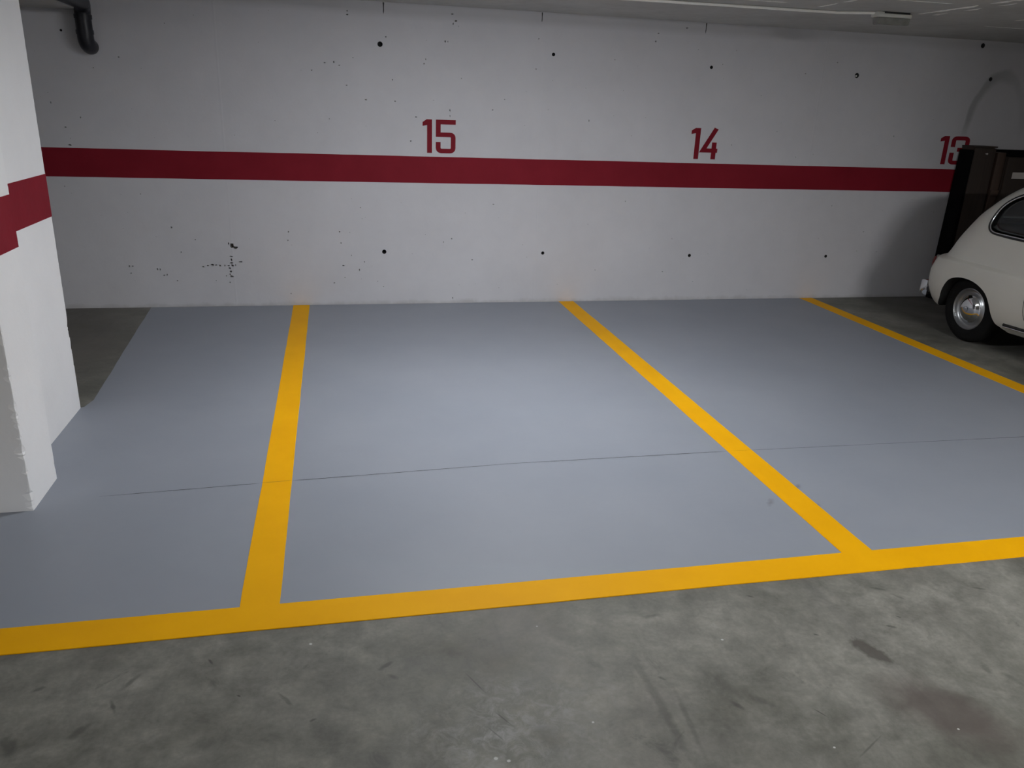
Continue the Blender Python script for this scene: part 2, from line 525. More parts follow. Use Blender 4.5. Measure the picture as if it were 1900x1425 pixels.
holes_px = [(716, 68, 2.4), (839, 26, 2.8), (846, 39, 3), (841, 44, 2.4), (826, 77, 2.4), (831, 77, 2), (1000, 72, 2.2), (995, 128, 1.8), (1217, 77, 3), (1222, 62, 2.2),
            (1275, 52, 2.4), (1264, 39, 2.6), (619, 115, 2.6), (602, 116, 2.2), (629, 121, 2), (578, 130, 2.2), (728, 148, 2), (643, 158, 2), (679, 185, 2.4), (733, 188, 2),
            (787, 118, 2), (790, 110, 1.8), (835, 205, 2.4), (835, 215, 2), (1093, 224, 2.6), (772, 217, 2.2), (914, 204, 2), (762, 262, 2), (916, 379, 2.2),
            (823, 449, 2), (838, 443, 2.2), (876, 482, 2), (840, 553, 2.4), (1104, 501, 2), (1229, 504, 2), (1247, 443, 1.8), (1626, 467, 2), (1602, 430, 2),
            (1554, 116, 2.2), (1495, 137, 2), (1658, 253, 2.4), (129, 269, 3.2), (149, 218, 2.2), (121, 236, 2.2), (94, 190, 2), (220, 106, 2), (1627, 61, 3.4),
            (644, 20, 2.2), (644, 27, 2.2), (700, 7, 3.2), (709, 5, 3.2)]

def px_wall(px, py):
    d = _f + r2 * ((px - 950) / F_PX) - u2 * ((py - 712.5) / F_PX)
    t = (0 - CAM[1]) / d.y
    return CAM[0] + d.x * t, CAM[2] + d.z * t

rp = random.Random(3)
S_PX = 7.2 / F_PX
for (x, y, r) in chips + holes_px:
    X, Z = px_wall(x, y)
    r_ = r * S_PX * .62
    n = 9 if r > 3 else 6
    st = rp.uniform(.6, 1.5)
    loop = [(X + (a - X) * st, Z + (c - Z) / st) for a, c in circle(X, Z, r_, n, rp, .35)]
    if max(c for a, c in loop) < HC - .01:
        pits.append((loop, r_ * 1.6))
for _ in range(170):
    X, Z = rp.uniform(-2.2, 7.1), rp.uniform(.06, 2.38)
    if 1.05 < Z < 1.31 or (1.31 <= Z < 1.62 and any(a - .05 < X < a + .42 for a in (1.08, 3.5, 6.12))):
        continue
    if any((X - a) ** 2 + (Z - c) ** 2 < .004 for a, c in HOLES):
        continue
    r_ = rp.choice([.0025, .003, .0035, .005])
    pits.append((circle(X, Z, r_, 6, rp, .3), r_ * 1.4))
for (x, dz, wd) in ((.776, .085, .012), (2.087, .075, .010), (3.565, .085, .011)):       # notches under the ceiling
    z1 = HC - .004
    pits.append(([(x - wd / 2, z1), (x - wd * .3, z1 - dz * .5), (x - wd * .35, z1 - dz * .8), (x, z1 - dz), (x + wd * .3, z1 - dz * .7), (x + wd * .25, z1 - dz * .4), (x + wd / 2, z1)], .03))

def wall_mesh(x0, x1, z0, z1, loops, y=0.):
    verts = [Vector((x0, z0)), Vector((x1, z0)), Vector((x1, z1)), Vector((x0, z1))]
    faces = [[0, 1, 2, 3]]
    for lp, d in loops:
        s = len(verts)
        verts += [Vector(p) for p in lp]
        faces.append(list(range(s, s + len(lp))))
    gx = np.linspace(x0, x1, 50)[1:-1]
    gz = np.linspace(z0, z1, 10)[1:-1]
    verts += [Vector((a, c)) for a in gx for c in gz]
    vo, eo, fo, ov, oe, of = delaunay_2d_cdt(verts, [], faces, 0, 1e-6)
    bm = bmesh.new()
    vs = [bm.verts.new((p.x, y, p.y)) for p in vo]
    for f, src in zip(fo, of):
        ins = [s for s in src if s > 0]
        if not ins and 0 in src:
            try:
                bm.faces.new([vs[i] for i in f])
            except ValueError:
                pass
    bm.verts.ensure_lookup_table()
    for v in [v for v in bm.verts if not v.link_faces]:
        bm.verts.remove(v)
    for lp, d in loops:
        if d <= 0:
            continue
        cx = sum(p[0] for p in lp) / len(lp)
        cz = sum(p[1] for p in lp) / len(lp)
        a = [bm.verts.new((p[0], y, p[1])) for p in lp]
        b_ = [bm.verts.new((cx + (p[0] - cx) * .75, y + d, cz + (p[1] - cz) * .75)) for p in lp]
        n = len(lp)
        for i in range(n):
            f = bm.faces.new((a[i], a[(i + 1) % n], b_[(i + 1) % n], b_[i]))
            f.material_index = 1 if d > .02 else 0
        f = bm.faces.new(b_)
        f.material_index = 1
    bmesh.ops.remove_doubles(bm, verts=bm.verts, dist=1e-5)
    return bm

loops = list(pits)
for (x, z), r in zip(HOLES, HR):
    loops.append((circle(x, z, r, 16), 0))
bm = wall_mesh(XL, XR, 0, HC, loops)
me = bpy.data.meshes.new('wall_back')
bm.to_mesh(me)
bm.free()
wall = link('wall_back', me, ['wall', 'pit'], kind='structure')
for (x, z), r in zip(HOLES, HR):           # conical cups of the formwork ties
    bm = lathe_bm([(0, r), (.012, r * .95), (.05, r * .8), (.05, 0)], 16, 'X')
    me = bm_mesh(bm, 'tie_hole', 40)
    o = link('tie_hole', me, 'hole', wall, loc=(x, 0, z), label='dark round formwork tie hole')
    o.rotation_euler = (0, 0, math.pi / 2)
# plug stuck in one of the holes
bm = lathe_bm([(0, 0), (0, .008), (.02, .009), (.03, 0)], 12, 'X')
o = link('hole_plug', bm_mesh(bm, 'hole_plug', 40), 'cable', wall, loc=(5.111, .001, 2.101))
o.rotation_euler = (0, 0, math.pi / 2)

def wall_slab(name, pts, m, parent, y=-.0015, **kw):
    bm = bmesh.new()
    a = [bm.verts.new((x, y, z)) for x, z in pts]
    b_ = [bm.verts.new((x, .001, z)) for x, z in pts]
    n = len(pts)
    bm.faces.new(a)
    for i in range(n):
        bm.faces.new((a[i], a[(i + 1) % n], b_[(i + 1) % n], b_[i]))
    bmesh.ops.triangulate(bm, faces=[f for f in bm.faces if len(f.verts) > 4])
    return link(name, bm_mesh(bm, name), m, parent, **kw)

rb = random.Random(11)
wall_slab('painted_band', jag((XL, 1.067), (XR, 1.067), .12, .0008, rb) + jag((XR, 1.287), (XL, 1.287), .12, .0008, rb), 'red', wall,
          label='dark red painted band along the white back wall')

# ---- numerals
def stroke(path, wd):
    """strip of constant width along a polyline"""
    P = [Vector(p) for p in path]
    L, Rr = [], []
    n = len(P)
    for i in range(n):
        d0 = (P[i] - P[i - 1]).normalized() if i else None
        d1 = (P[i + 1] - P[i]).normalized() if i < n - 1 else None
        if d0 is None:
            d0 = d1
        if d1 is None:
            d1 = d0
        n0, n1 = Vector((-d0.y, d0.x)), Vector((-d1.y, d1.x))
        m_ = (n0 + n1).normalized()
        k = wd / 2 / max(.35, m_.dot(n0))
        L.append(P[i] + m_ * k)
        Rr.append(P[i] - m_ * k)
    return [[L[i], L[i + 1], Rr[i + 1], Rr[i]] for i in range(n - 1)]

def rounded(path, r):
    """round off corners flagged with a third value"""
    out = []
    for i, p in enumerate(path):
        if len(p) == 2 or i in (0, len(path) - 1):
            out.append(Vector(p[:2]))
            continue
        a, b_, c = Vector(path[i - 1][:2]), Vector(p[:2]), Vector(path[i + 1][:2])
        s, e = b_ + (a - b_).normalized() * r, b_ + (c - b_).normalized() * r
        for k in range(6):
            t = k / 5
            out.append(s * (1 - t) ** 2 + b_ * 2 * t * (1 - t) + e * t * t)
    return out

T = .138
h = T / 2
ONE = [[(.0, .80), (.0, .915), (.115, 1.0), (.27, 1.0), (.27, 0), (.27 - T * 1.02, 0), (.27 - T * 1.02, .83)]]
FIVE = stroke(rounded([(.57, 1 - h), (h, 1 - h), (h, .555), (.57 - h, .555, 1), (.57 - h, h, 1), (h, h, 1), (h, .335)], .1), T)
FOUR = stroke([(.43, 1.0), (.085, .285), (.52, .285)], T * .98) + [[(.34, .55), (.34 + T, .55), (.34 + T, 0), (.34, 0)]]
THREE = stroke(rounded([(h, .62), (h, 1 - h, 1), (.57 - h, 1 - h, 1), (.57 - h, .53, 1), (.22, .53)], .1), T) + stroke(rounded([(.22, .53), (.57 - h, .53, 1), (.57 - h, h, 1), (h, h, 1), (h, .42)], .1), T)
FIVE_W = .385

def number(txt, x0, z0, H, glyphs, gap, label, wx=1.):
    bm = bmesh.new()
    x = x0
    yy = -.0016
    for polys in glyphs:
        mx = 0
        for pl in polys:
            vs = [bm.verts.new((x + p[0] * H * wx, yy, z0 + p[1] * H)) for p in pl]
            mx = max(mx, max(p[0] for p in pl))
            bm.faces.new(vs)
            yy -= .00004
        x += (mx + gap) * H * wx
    bmesh.ops.triangulate(bm, faces=list(bm.faces))
    bm.normal_update()
    for f in bm.faces:
        if f.normal.y > 0:
            f.normal_flip()
    me = bpy.data.meshes.new('bay_number')
    bm.to_mesh(me)
    bm.free()
    return link('bay_number', me, 'red', wall, label=label)

number('15', 1.088, 1.318, .273, (ONE, FIVE), .11, 'painted dark red number 15 above the band', 1.09)
number('14', 3.531, 1.324, .272, (ONE, FOUR), .03, 'painted dark red number 14 above the band', 1.22)
number('13', 6.149, 1.334, .267, (ONE, THREE), .08, 'painted dark red number 13 partly hidden by the cabinet', 1.36)

# ---- ceiling with formwork ridges, other walls
bm = box_bm(XL, XR, YF, .2, HC, HC + .25)
ceil = link('ceiling', bm_mesh(bm, 'ceiling'), 'ceiling', kind='structure')
rc = random.Random(5)
def ridge(a, b_, r):
    a, b_ = Vector(a), Vector(b_)
    n = max(2, int((b_ - a).length / .05))
    pth, rad = [], []
    for i in range(n + 1):
        p = a.lerp(b_, i / n)
        pth.append((p.x + rc.uniform(-.003, .003), p.y + rc.uniform(-.003, .003), HC + .001))
        rad.append(r * rc.uniform(.5, 1.15) if 0 < i < n else .001)
    o = link('formwork_ridge', bm_mesh(tube_bm(pth, rad, 6), 'formwork_ridge', 60), 'ridge', ceil)
for x in (2.10, 2.93, 3.76, 4.58, 4.705, 5.42, 6.25):
    y = -1.40
    while y > -4.2:
        L = rc.uniform(.25, .75) if x != 4.705 else rc.uniform(.06, .2)
        if x in (3.76, 4.58) or rc.random() < .75:
            ridge((x, y), (x, y - L), .011 if x == 4.58 else .008)
        y -= L + rc.uniform(.02, .12) * (1 if x != 4.705 else 1.6)
ridge((3.0, -1.515), (3.46, -1.52), .006)
ridge((5.5, -1.0), (6.2, -1.02), .004)
for y in (-2.0, -2.5, -3.0):
    ridge((2.5, y), (4.4, y + .01), .005)
link('wall_left', bm_mesh(box_bm(XL - .2, XL, YF, .2, 0, HC), 'wall_left'), 'wall2', kind='structure')
link('wall_right', bm_mesh(box_bm(XR, XR + .2, YF, .2, 0, HC), 'wall_right'), 'wall2', kind='structure')
link('wall_front', bm_mesh(box_bm(XL, XR, YF - .2, YF, 0, HC), 'wall_front'), 'wall2', kind='structure')

# ---- painted floor
rj = random.Random(21)
bay = (jag((-1.6, -4.60), (4.95, -4.60), .5, .0, rj) + [(4.95, -4.60), (4.95, -.010)] +
       jag((4.95, -.008), (-1.21, -.008), .05, .0035, rj) +
       jag((-1.21, -.012), (-1.085, -2.33), .06, .0015, rj) + [(-1.11, -2.385), (-1.16, -2.42), (-1.2, -3.2), (-1.1, -3.6), (-1.6, -3.64)])
slab('bay_paint', bay, 0, .0018, 'bay', floor, label='blue grey paint covering the two parking bays')
def rect(x0, x1, y0, y1, amp=.0012):
    return (jag((x0, y0), (x1, y0), .12, amp, rj) + jag((x1, y0), (x1, y1), .12, amp, rj) +
            jag((x1, y1), (x0, y1), .12, amp, rj) + jag((x0, y1), (x0, y0), .12, amp, rj))
ZL = .0034
slab('bay_line', rect(-.045, .092, -4.53, -.006), 0, ZL, 'yellow', floor, label='yellow line left of bay 15')
slab('bay_line', rect(2.367, 2.510, -4.53, -.006), 0, ZL, 'yellow', floor, label='yellow line between bays 15 and 14')
slab('bay_line', rect(4.882, 5.020, -4.53, -.006), 0, ZL, 'yellow', floor, label='yellow line beside the parked car')
slab('front_line', rect(-1.6, 5.02, -4.665, -4.52), 0, ZL + .0002, 'yellow', floor, label='long yellow line across the front of the bays')
# hairline joint across the bays
def joint(xa, xb, wd, z):
    pts_u, pts_l = [], []
    n = max(4, int((xb - xa) / .05))
    ctl = [(-.741, -3.561), (-.011, -3.52), (1.176, -3.466), (2.369, -3.469), (4.201, -3.505), (4.9, -3.52)]
    for i in range(n + 1):
        x = xa + (xb - xa) * i / n
        y = float(np.interp(x, [c[0] for c in ctl], [c[1] for c in ctl])) + rj.uniform(-.001, .001)
        hw = wd / 2 * rj.uniform(.45, 1.2)
        if i in (0, n):
            hw *= .3
        pts_u.append((x, y + hw)); pts_l.append((x, y - hw))
    bm = bmesh.new()
    U = [bm.verts.new((x, y, z)) for x, y in pts_u]
    Lw = [bm.verts.new((x, y, z)) for x, y in pts_l]
    for i in range(n):
        bm.faces.new((Lw[i], Lw[i + 1], U[i + 1], U[i]))
    link('hairline_joint', bm_mesh(bm, 'hairline_joint'), 'joint', floor)
joint(-.741, -.05, .0042, .0024)
joint(-.05, .095, .0022, .0042)
joint(.095, 2.36, .0042, .0024)
joint(2.36, 2.51, .0012, .0042)
joint(2.51, 4.88, .0036, .0024)

# ---- pillar (two adjoining shafts) and beam
rq = random.Random(9)
def chipped(scale):
    return scale * (rq.random() ** 3)
bm = bmesh.new()
levels = [0.]
while levels[-1] < HC - .001:
    levels.append(min(HC, levels[-1] + rq.uniform(.006, .016)))
rings = []
c1 = c2 = c3 = .003
for z in levels:
    big = .046 if z < .3 else .03 if z < .8 else .010
    c1 = .35 * c1 + .65 * (.002 + chipped(big))
    c2 = .35 * c2 + .65 * (.002 + chipped(.006))
    c3 = .5 * c3 + .5 * (.002 + chipped(.03 if .25 < z < .5 else .005))
    ring = [(-.978 - c1, -3.66), (-.978 - .2 * c1, -3.66 + .2 * c1), (-.978, -3.66 + c1 * .8),
            (-.978, -3.34 - c2), (-.978 - c2, -3.34), (-1.125, -3.34),
            (-1.125, -2.40 - c3), (-1.125 - c3, -2.40), (-1.6, -2.40), (-1.6, -3.66)]
    rings.append([bm.verts.new((x, y, z)) for x, y in ring])
for a, b_ in zip(rings, rings[1:]):
    n = len(a)
    for i in range(n):
        bm.faces.new((a[i], a[(i + 1) % n], b_[(i + 1) % n], b_[i]))
pillar = link('concrete_pillar', None, label='white stepped concrete pillar with a red band at the left edge', cat='pillar', loc=(-1.3, -3.03, 0))
PO = Vector((-1.3, -3.03, 0))
me = bm_mesh(bm, 'shaft')
me.transform(Matrix.Translation(-PO))
link('shaft', me, 'pillar', pillar)
outline = [(-.978, -3.66), (-.978, -3.34), (-1.125, -3.34), (-1.125, -2.40), (-1.6, -2.40), (-1.6, -3.66)]
def offs(poly, d):
    out = []
    n = len(poly)
    for i in range(n):
        p, a, c = Vector(poly[i]), Vector(poly[i - 1]), Vector(poly[(i + 1) % n])
        d0, d1 = (p - a).normalized(), (c - p).normalized()
        n0, n1 = Vector((d0.y, -d0.x)), Vector((d1.y, -d1.x))
        m_ = (n0 + n1).normalized()
        out.append(p + m_ * d / m_.dot(n0))
    return out
bm = bmesh.new()
ob = offs(outline, .0012)
ib = offs(outline, -.004)
a = [bm.verts.new((p.x, p.y, 1.085)) for p in ob]
b_ = [bm.verts.new((p.x, p.y, 1.303)) for p in ob]
c_ = [bm.verts.new((p.x, p.y, 1.303)) for p in ib]
d_ = [bm.verts.new((p.x, p.y, 1.085)) for p in ib]
for i in range(6):
    j = (i + 1) % 6
    bm.faces.new((a[i], a[j], b_[j], b_[i]))
    bm.faces.new((b_[i], b_[j], c_[j], c_[i]))
    bm.faces.new((d_[i], d_[j], a[j], a[i]))
me = bm_mesh(bm, 'painted_band')
me.transform(Matrix.Translation(-PO))
link('painted_band', me, 'red', pillar, label='red band painted round the pillar')
bm = box_bm(-2.05, -1.468, -2.395, .0, 2.28, HC - .0005, bev=.008)
me = bm_mesh(bm, 'beam')
link('ceiling_beam', me, 'ceiling', label='grey concrete beam between the pillar and the back wall', cat='beam')

# ---- drain pipe at the top of the wall
pipe = link('drain_pipe', None, loc=(-1.40, -.1, 2.0), label='dark plastic drain pipe bending into the top left of the wall', cat='pipe')
def rel(pts, o):
    return [tuple(Vector(p) - Vector(o)) for p in pts]
PL = (-1.40, -.1, 2.0)
run = catmull([(-1.400, -2.2, 2.335), (-1.400, -1.2, 2.33), (-1.400, -.32, 2.325), (-1.405, -.19, 2.32), (-1.42, -.125, 2.29), (-1.427, -.108, 2.24), (-1.428, -.104, 2.17),
               (-1.428, -.102, 2.12), (-1.428, -.098, 2.08), (-1.427, -.08, 2.05), (-1.425, -.04, 2.032), (-1.425, -.001, 2.03)], 8)
tube('pipe_run', rel(run, PL), .056, 'pipe', pipe, 20)
tube('elbow_collar', rel([(-1.427, -.108, 2.245), (-1.428, -.105, 2.215)], PL), .0615, 'pipe', pipe, 20)
tube('elbow_collar', rel([(-1.428, -.103, 2.14), (-1.428, -.101, 2.11)], PL), .0605, 'pipe', pipe, 20)

# ---- lamps
def batten(name, x, y, along, m, label, L=1.25):
    t = link(name, None, loc=(x, y, HC), label=label, cat='ceiling light')
    def bx(nm, a, mm, bev=.004):
        o = box(nm, a, mm, t, bev)
        return o
    bx('housing', (-L / 2, L / 2, -.055, .055, -.05, 0), 'steel')
    for s in (-1, 1):
        bx('end_cap', (s * L / 2 - .012, s * L / 2 + .012, -.06, .06, -.066, 0), 'white')
    bm = bmesh.new()
    pr = [(-.054, -.05), (-.054, -.056), (-.05, -.060), (.05, -.060), (.054, -.056), (.054, -.05)]
    a = [bm.verts.new((-L / 2 + .013, p[0], p[1] - .0005)) for p in pr]
    c = [bm.verts.new((L / 2 - .013, p[0], p[1] - .0005)) for p in pr]
    n = len(pr)
    for i in range(n):
        bm.faces.new((a[i], a[(i + 1) % n], c[(i + 1) % n], c[i]))
    bm.faces.new(a[::-1]); bm.faces.new(c)
    link('diffuser', bm_mesh(bm, 'diffuser', 50), m, t, label='lit white diffuser')
    if not along:
        t.rotation_euler = (0, 0, math.pi / 2)
    return t
LAMP_LABELS = ['lit batten light on the ceiling above bay 15', 'lit batten light on the ceiling above the drive lane behind the viewer',
               'lit batten light on the ceiling over the right hand part of the drive lane', 'lit batten light on the ceiling over the left hand part of the drive lane']
for i, (x, y, s_, c_) in enumerate(LAMPS):
    M['lamp%d' % i] = emit('lit lamp diffuser %d' % i, c_, s_)
    batten('batten_light', x, y, True, 'lamp%d' % i, LAMP_LABELS[i])

# ---- surface cable and emergency light
cab = [(1.38, -2.72, HC - .011), (1.38, -1.25, HC - .011), (1.42, -1.18, HC - .011)]
cab += [(1.42 + (4.235 - 1.42) * i / 24, -1.19 - .10 * i / 24 - (.11 * max(0, i - 22) / 2) + .003 * math.sin(i * 1.7), HC - .011) for i in range(1, 25)]
tube('surface_cable', cab, .010, 'cable', seg=8, label='white cable clipped along the ceiling to the emergency light', cat='cable')
EL = (4.375, -1.40, HC)
ES = .74
em = link('emergency_light', None, loc=EL, label='small box shaped emergency light fixed to the ceiling', cat='ceiling light')
em.scale = (ES, ES, ES)
box('shaded_gap', (-.13, .17, -.045, .045, -.018, 0), 'black', em, .002)  # black strip stands in for the shaded gap between housing and ceiling
box('housing', (-.185, .185, -.055, .055, -.052, -.018), 'white', em, .006)
box('cable_gland', (-.20, -.12, -.05, .05, -.050, -.004), 'white', em, .005)
bm = bmesh.new()
top = [(-.182, -.052), (.182, -.052), (.182, .052), (-.182, .052)]
lo = [bm.verts.new((x * .96, y * .82, -.118)) for x, y in top]
hi = [bm.verts.new((x, y, -.0525)) for x, y in top]
bm.faces.new(lo); bm.faces.new(hi)
for i in range(4):
    bm.faces.new((lo[i], lo[(i + 1) % 4], hi[(i + 1) % 4], hi[i]))
bmesh.ops.bevel(bm, geom=list(bm.edges), offset=.008, segments=3, affect='EDGES')
link('diffuser', bm_mesh(bm, 'diffuser', 45), 'clear', em, label='grey translucent diffuser')

# ================================================================== FURNITURE BEHIND THE CAR
def cupboard(name, x0, x1, y0, z1, m, label, cat='cabinet'):
    o = link(name, None, loc=((x0 + x1) / 2, y0 / 2, 0), label=label, cat=cat)
    hw, d = (x1 - x0) / 2, -y0 / 2
    return o, hw, d
t, hw, d = cupboard('narrow_cabinet', 6.405, 6.655, -.175, 1.515, 'brown', 'tall narrow dark brown cabinet covering part of number 13')
box('carcass', (-hw, hw, -d + .022, d - .004, 0, 1.508), 'brown', t, .004)
box('door', (-hw + .002, hw - .002, -d, -d + .0215, .04, 1.503), 'brown', t, .004)
box('top_board', (-hw - .004, hw + .006, -d - .004, d - .004, 1.5085, 1.523), 'brown', t, .003)
bm = lathe_bm([(0, .006), (-.008, .005), (-.014, .009), (-.02, .008), (-.022, 0)], 14, 'X')
o = link('knob', bm_mesh(bm, 'knob', 50), 'label', t, loc=(.012, -d, 1.452), label='small pale knob')
o.rotation_euler = (0, 0, math.pi / 2)
# black board leaning against its flank
lb = link('leaning_board', None, loc=(6.345, -.105, 0), label='black board leaning against the flank of the narrow brown cabinet', cat='board')
bm = box_bm(-.012, .012, -.07, .085, 0, 1.485, bev=.002)
for v in bm.verts:
    v.co.x += v.co.z * .026
link('panel', bm_mesh(bm, 'panel', 40), 'blackboard', lb)
bm = box_bm(-.013, .013, -.0855, -.0705, 0, 1.48, bev=.002)
for v in bm.verts:
    v.co.x += v.co.z * .026
link('edge_strip', bm_mesh(bm, 'edge_strip', 40), 'blackboard', lb)
# second upright panel
t = link('upright_board', None, loc=(6.735, -.09, 0), label='reddish brown upright board between the two brown cabinets', cat='board')
box('panel', (-.046, .046, -.08, .08, 0, 1.467), 'brown2', t, .003)
box('batten', (-.046, .046, -.092, -.0805, .3, .36), 'brown2', t, .002)
box('batten', (-.046, .046, -.092, -.0805, 1.05, 1.11), 'brown2', t, .002)
# wide cabinet with a black lid and a paper label
t, hw, d = cupboard('wide_cabinet', 6.79, 7.55, -.20, 1.49, 'brown3', 'wide dark brown cabinet with a black top behind the car')
box('carcass', (-hw, hw, -d + .022, d - .004, 0, 1.43), 'brown3', t, .004)
for s in (-1, 1):
    dd = box('door', (min(s * .002, s * (hw - .003)), max(s * .002, s * (hw - .003)), -d, -d + .0215, .05, 1.425), 'brown3', t, .004)
    box('handle', (s * .03 - .006, s * .03 + .006, -d - .02, -d - .0005, .80, .92), 'rim', dd, .003)
box('top_board', (-hw - .004, hw + .006, -d - .006, d - .004, 1.4305, 1.492), 'blackboard', t, .004)
box('paper_label', (-hw + .085, -hw + .32, -d - .002, -d - .0004, 1.225, 1.285), 'label', t, .0, label='pale paper label')

# ================================================================== CAR
CX, AY = 6.08, -1.60
car = link('car', None, loc=(CX, AY, 0), label='ivory vintage rounded small car parked with its tail to the wall', cat='car')
# car space: x lateral, nose towards -y ; tables use u = forward distance from the rear axle
TZ = [.18, .22, .30, .40, .50, .58, .64, .70, .78, .86, .92, 1.00, 1.10, 1.20, 1.28, 1.34, 1.38, 1.40, 1.406]
UR = [-.52, -.60, -.66, -.69, -.685, -.655, -.615, -.575, -.535, -.488, -.45, -.40, -.305, -.19, -.06, .10, .27, .42, .55]
UF = [2.42, 2.49, 2.55, 2.575, 2.575, 2.56, 2.535, 2.48, 2.34, 2.03, 1.74, 1.61, 1.50, 1.39, 1.29, 1.17, 1.02, .88, .75]
WD = [.575, .63, .665, .685, .692, .692, .688, .68, .672, .66, .646, .622, .595, .562, .525, .465, .37, .24, .10]
LR = [.5, .5, .5, .5, .5, .5, .5, .5, .5, .5, .5, .5, .5, .5, .5, .5, .4, .3, .2]
LF = [.6, .6, .6, .6, .6, .6, .6, .6, .6, .55, .42, .4, .42, .45, .48, .5, .4, .3, .2]

def hermite(xs, ys, x):
    x = min(max(x, xs[0]), xs[-1])
    i = 0
    while i < len(xs) - 2 and x > xs[i + 1]:
        i += 1
    h_ = xs[i + 1] - xs[i]
    t = (x - xs[i]) / h_
    def slope(j):
        if j == 0 or j == len(xs) - 1:
            k = 0 if j == 0 else j - 1
            return (ys[k + 1] - ys[k]) / (xs[k + 1] - xs[k])
        a = (ys[j] - ys[j - 1]) / (xs[j] - xs[j - 1])
        c = (ys[j + 1] - ys[j]) / (xs[j + 1] - xs[j])
        return 0 if a * c <= 0 else 2 * a * c / (a + c)
    m0, m1 = slope(i) * h_, slope(i + 1) * h_
    return (2 * t ** 3 - 3 * t * t + 1) * ys[i] + (t ** 3 - 2 * t * t + t) * m0 + (-2 * t ** 3 + 3 * t * t) * ys[i + 1] + (t ** 3 - t * t) * m1

def sstep(a, c, x):
    t = min(1, max(0, (x - a) / (c - a)))
    return t * t * (3 - 2 * t)

def fend(u, z):
    return .034 * sstep(.66, .628, z) * (1 - sstep(.25, .62, u) + sstep(1.45, 1.8, u))

def dims(z, ins=0.):
    ur, uf = hermite(TZ, UR, z) + ins, hermite(TZ, UF, z) - ins
    bz = .034 * sstep(.66, .628, z)
    ur -= bz
    wd = hermite(TZ, WD, z) - ins
    lr, lf = hermite(TZ, LR, z), hermite(TZ, LF, z)
    tot = uf - ur
    if lr + lf > tot:
        k = tot / (lr + lf)
        lr, lf = lr * k, lf * k
    return ur, uf, wd, lr, lf
NR, NF = 2.7, 2.35

def half_width(u, z, ins=0.):
    ur, uf, wd, lr, lf = dims(z, ins)
    wd = wd + fend(u, z)
    if u < ur + lr:
        t = min(1, (ur + lr - u) / lr)
        return wd * max(0, 1 - t ** NR) ** (1 / NR)
    if u > uf - lf:
        t = min(1, (u - uf + lf) / lf)
        return wd * max(0, 1 - t ** NF) ** (1 / NF)
    return wd

def ring_at(z, ins=0., nq=22, nm=22):
    ur, uf, wd, lr, lf = dims(z, ins)
    pts = []
    for i in range(nq + 1):                      # rear quarter: centre line to flank
        a = math.pi / 2 * i / nq
        u = ur + lr - lr * max(0, math.cos(a)) ** (2 / NR)
        pts.append((u, (wd + fend(u, z)) * math.sin(a) ** (2 / NR)))
    for i in range(1, nm):
        u = ur + lr + (uf - lf - ur - lr) * i / nm
        pts.append((u, wd + fend(u, z)))
    for i in range(nq + 1):
        a = math.pi / 2 * i / nq
        u = uf - lf + lf * math.sin(a) ** (2 / NF)
        pts.append((u, (wd + fend(u, z)) * max(0, math.cos(a)) ** (2 / NF)))
    left = [(-v, -u) for u, v in pts]
    right = [(v, -u) for u, v in pts[1:-1]][::-1]
    return left + right                           # (x, y)

def loft(zs, ins=0.):
    bm = bmesh.new()
    rings = [[bm.verts.new((x, y, z)) for x, y in ring_at(z, ins)] for z in zs]
    for a, c in zip(rings, rings[1:]):
        n = len(a)
        for i in range(n):
            bm.faces.new((a[i], a[(i + 1) % n], c[(i + 1) % n], c[i]))
    bm.faces.new(rings[0][::-1])
    bm.faces.new(rings[-1])
    bmesh.ops.remove_doubles(bm, verts=bm.verts, dist=1e-5)
    bmesh.ops.recalc_face_normals(bm, faces=bm.faces)
    return bm

def temp(bm, mname):
    me = bpy.data.meshes.new('temp')
    bmesh.ops.recalc_face_normals(bm, faces=bm.faces)
    bm.to_mesh(me); bm.free()
    me.materials.append(M[mname])
    o = bpy.data.objects.new('temp', me)
    C.objects.link(o)
    return o

def prism(loop, x0, x1):
    """loop of (u,z), extruded across the car"""
    bm = bmesh.new()
    a = [bm.verts.new((x0, -u, z)) for u, z in loop]
    c = [bm.verts.new((x1, -u, z)) for u, z in loop]
    n = len(loop)
    for i in range(n):
        bm.faces.new((a[i], a[(i + 1) % n], c[(i + 1) % n], c[i]))
    bm.faces.new(a[::-1]); bm.faces.new(c)
    return bm

def prism_u(loop, u0, u1):
    """loop of (x,z), extruded along the car"""
    bm = bmesh.new()
    a = [bm.verts.new((x, -u0, z)) for x, z in loop]
    c = [bm.verts.new((x, -u1, z)) for x, z in loop]
    n = len(loop)
    for i in range(n):
        bm.faces.new((a[i], a[(i + 1) % n], c[(i + 1) % n], c[i]))
    bm.faces.new(a[::-1]); bm.faces.new(c)
    return bm

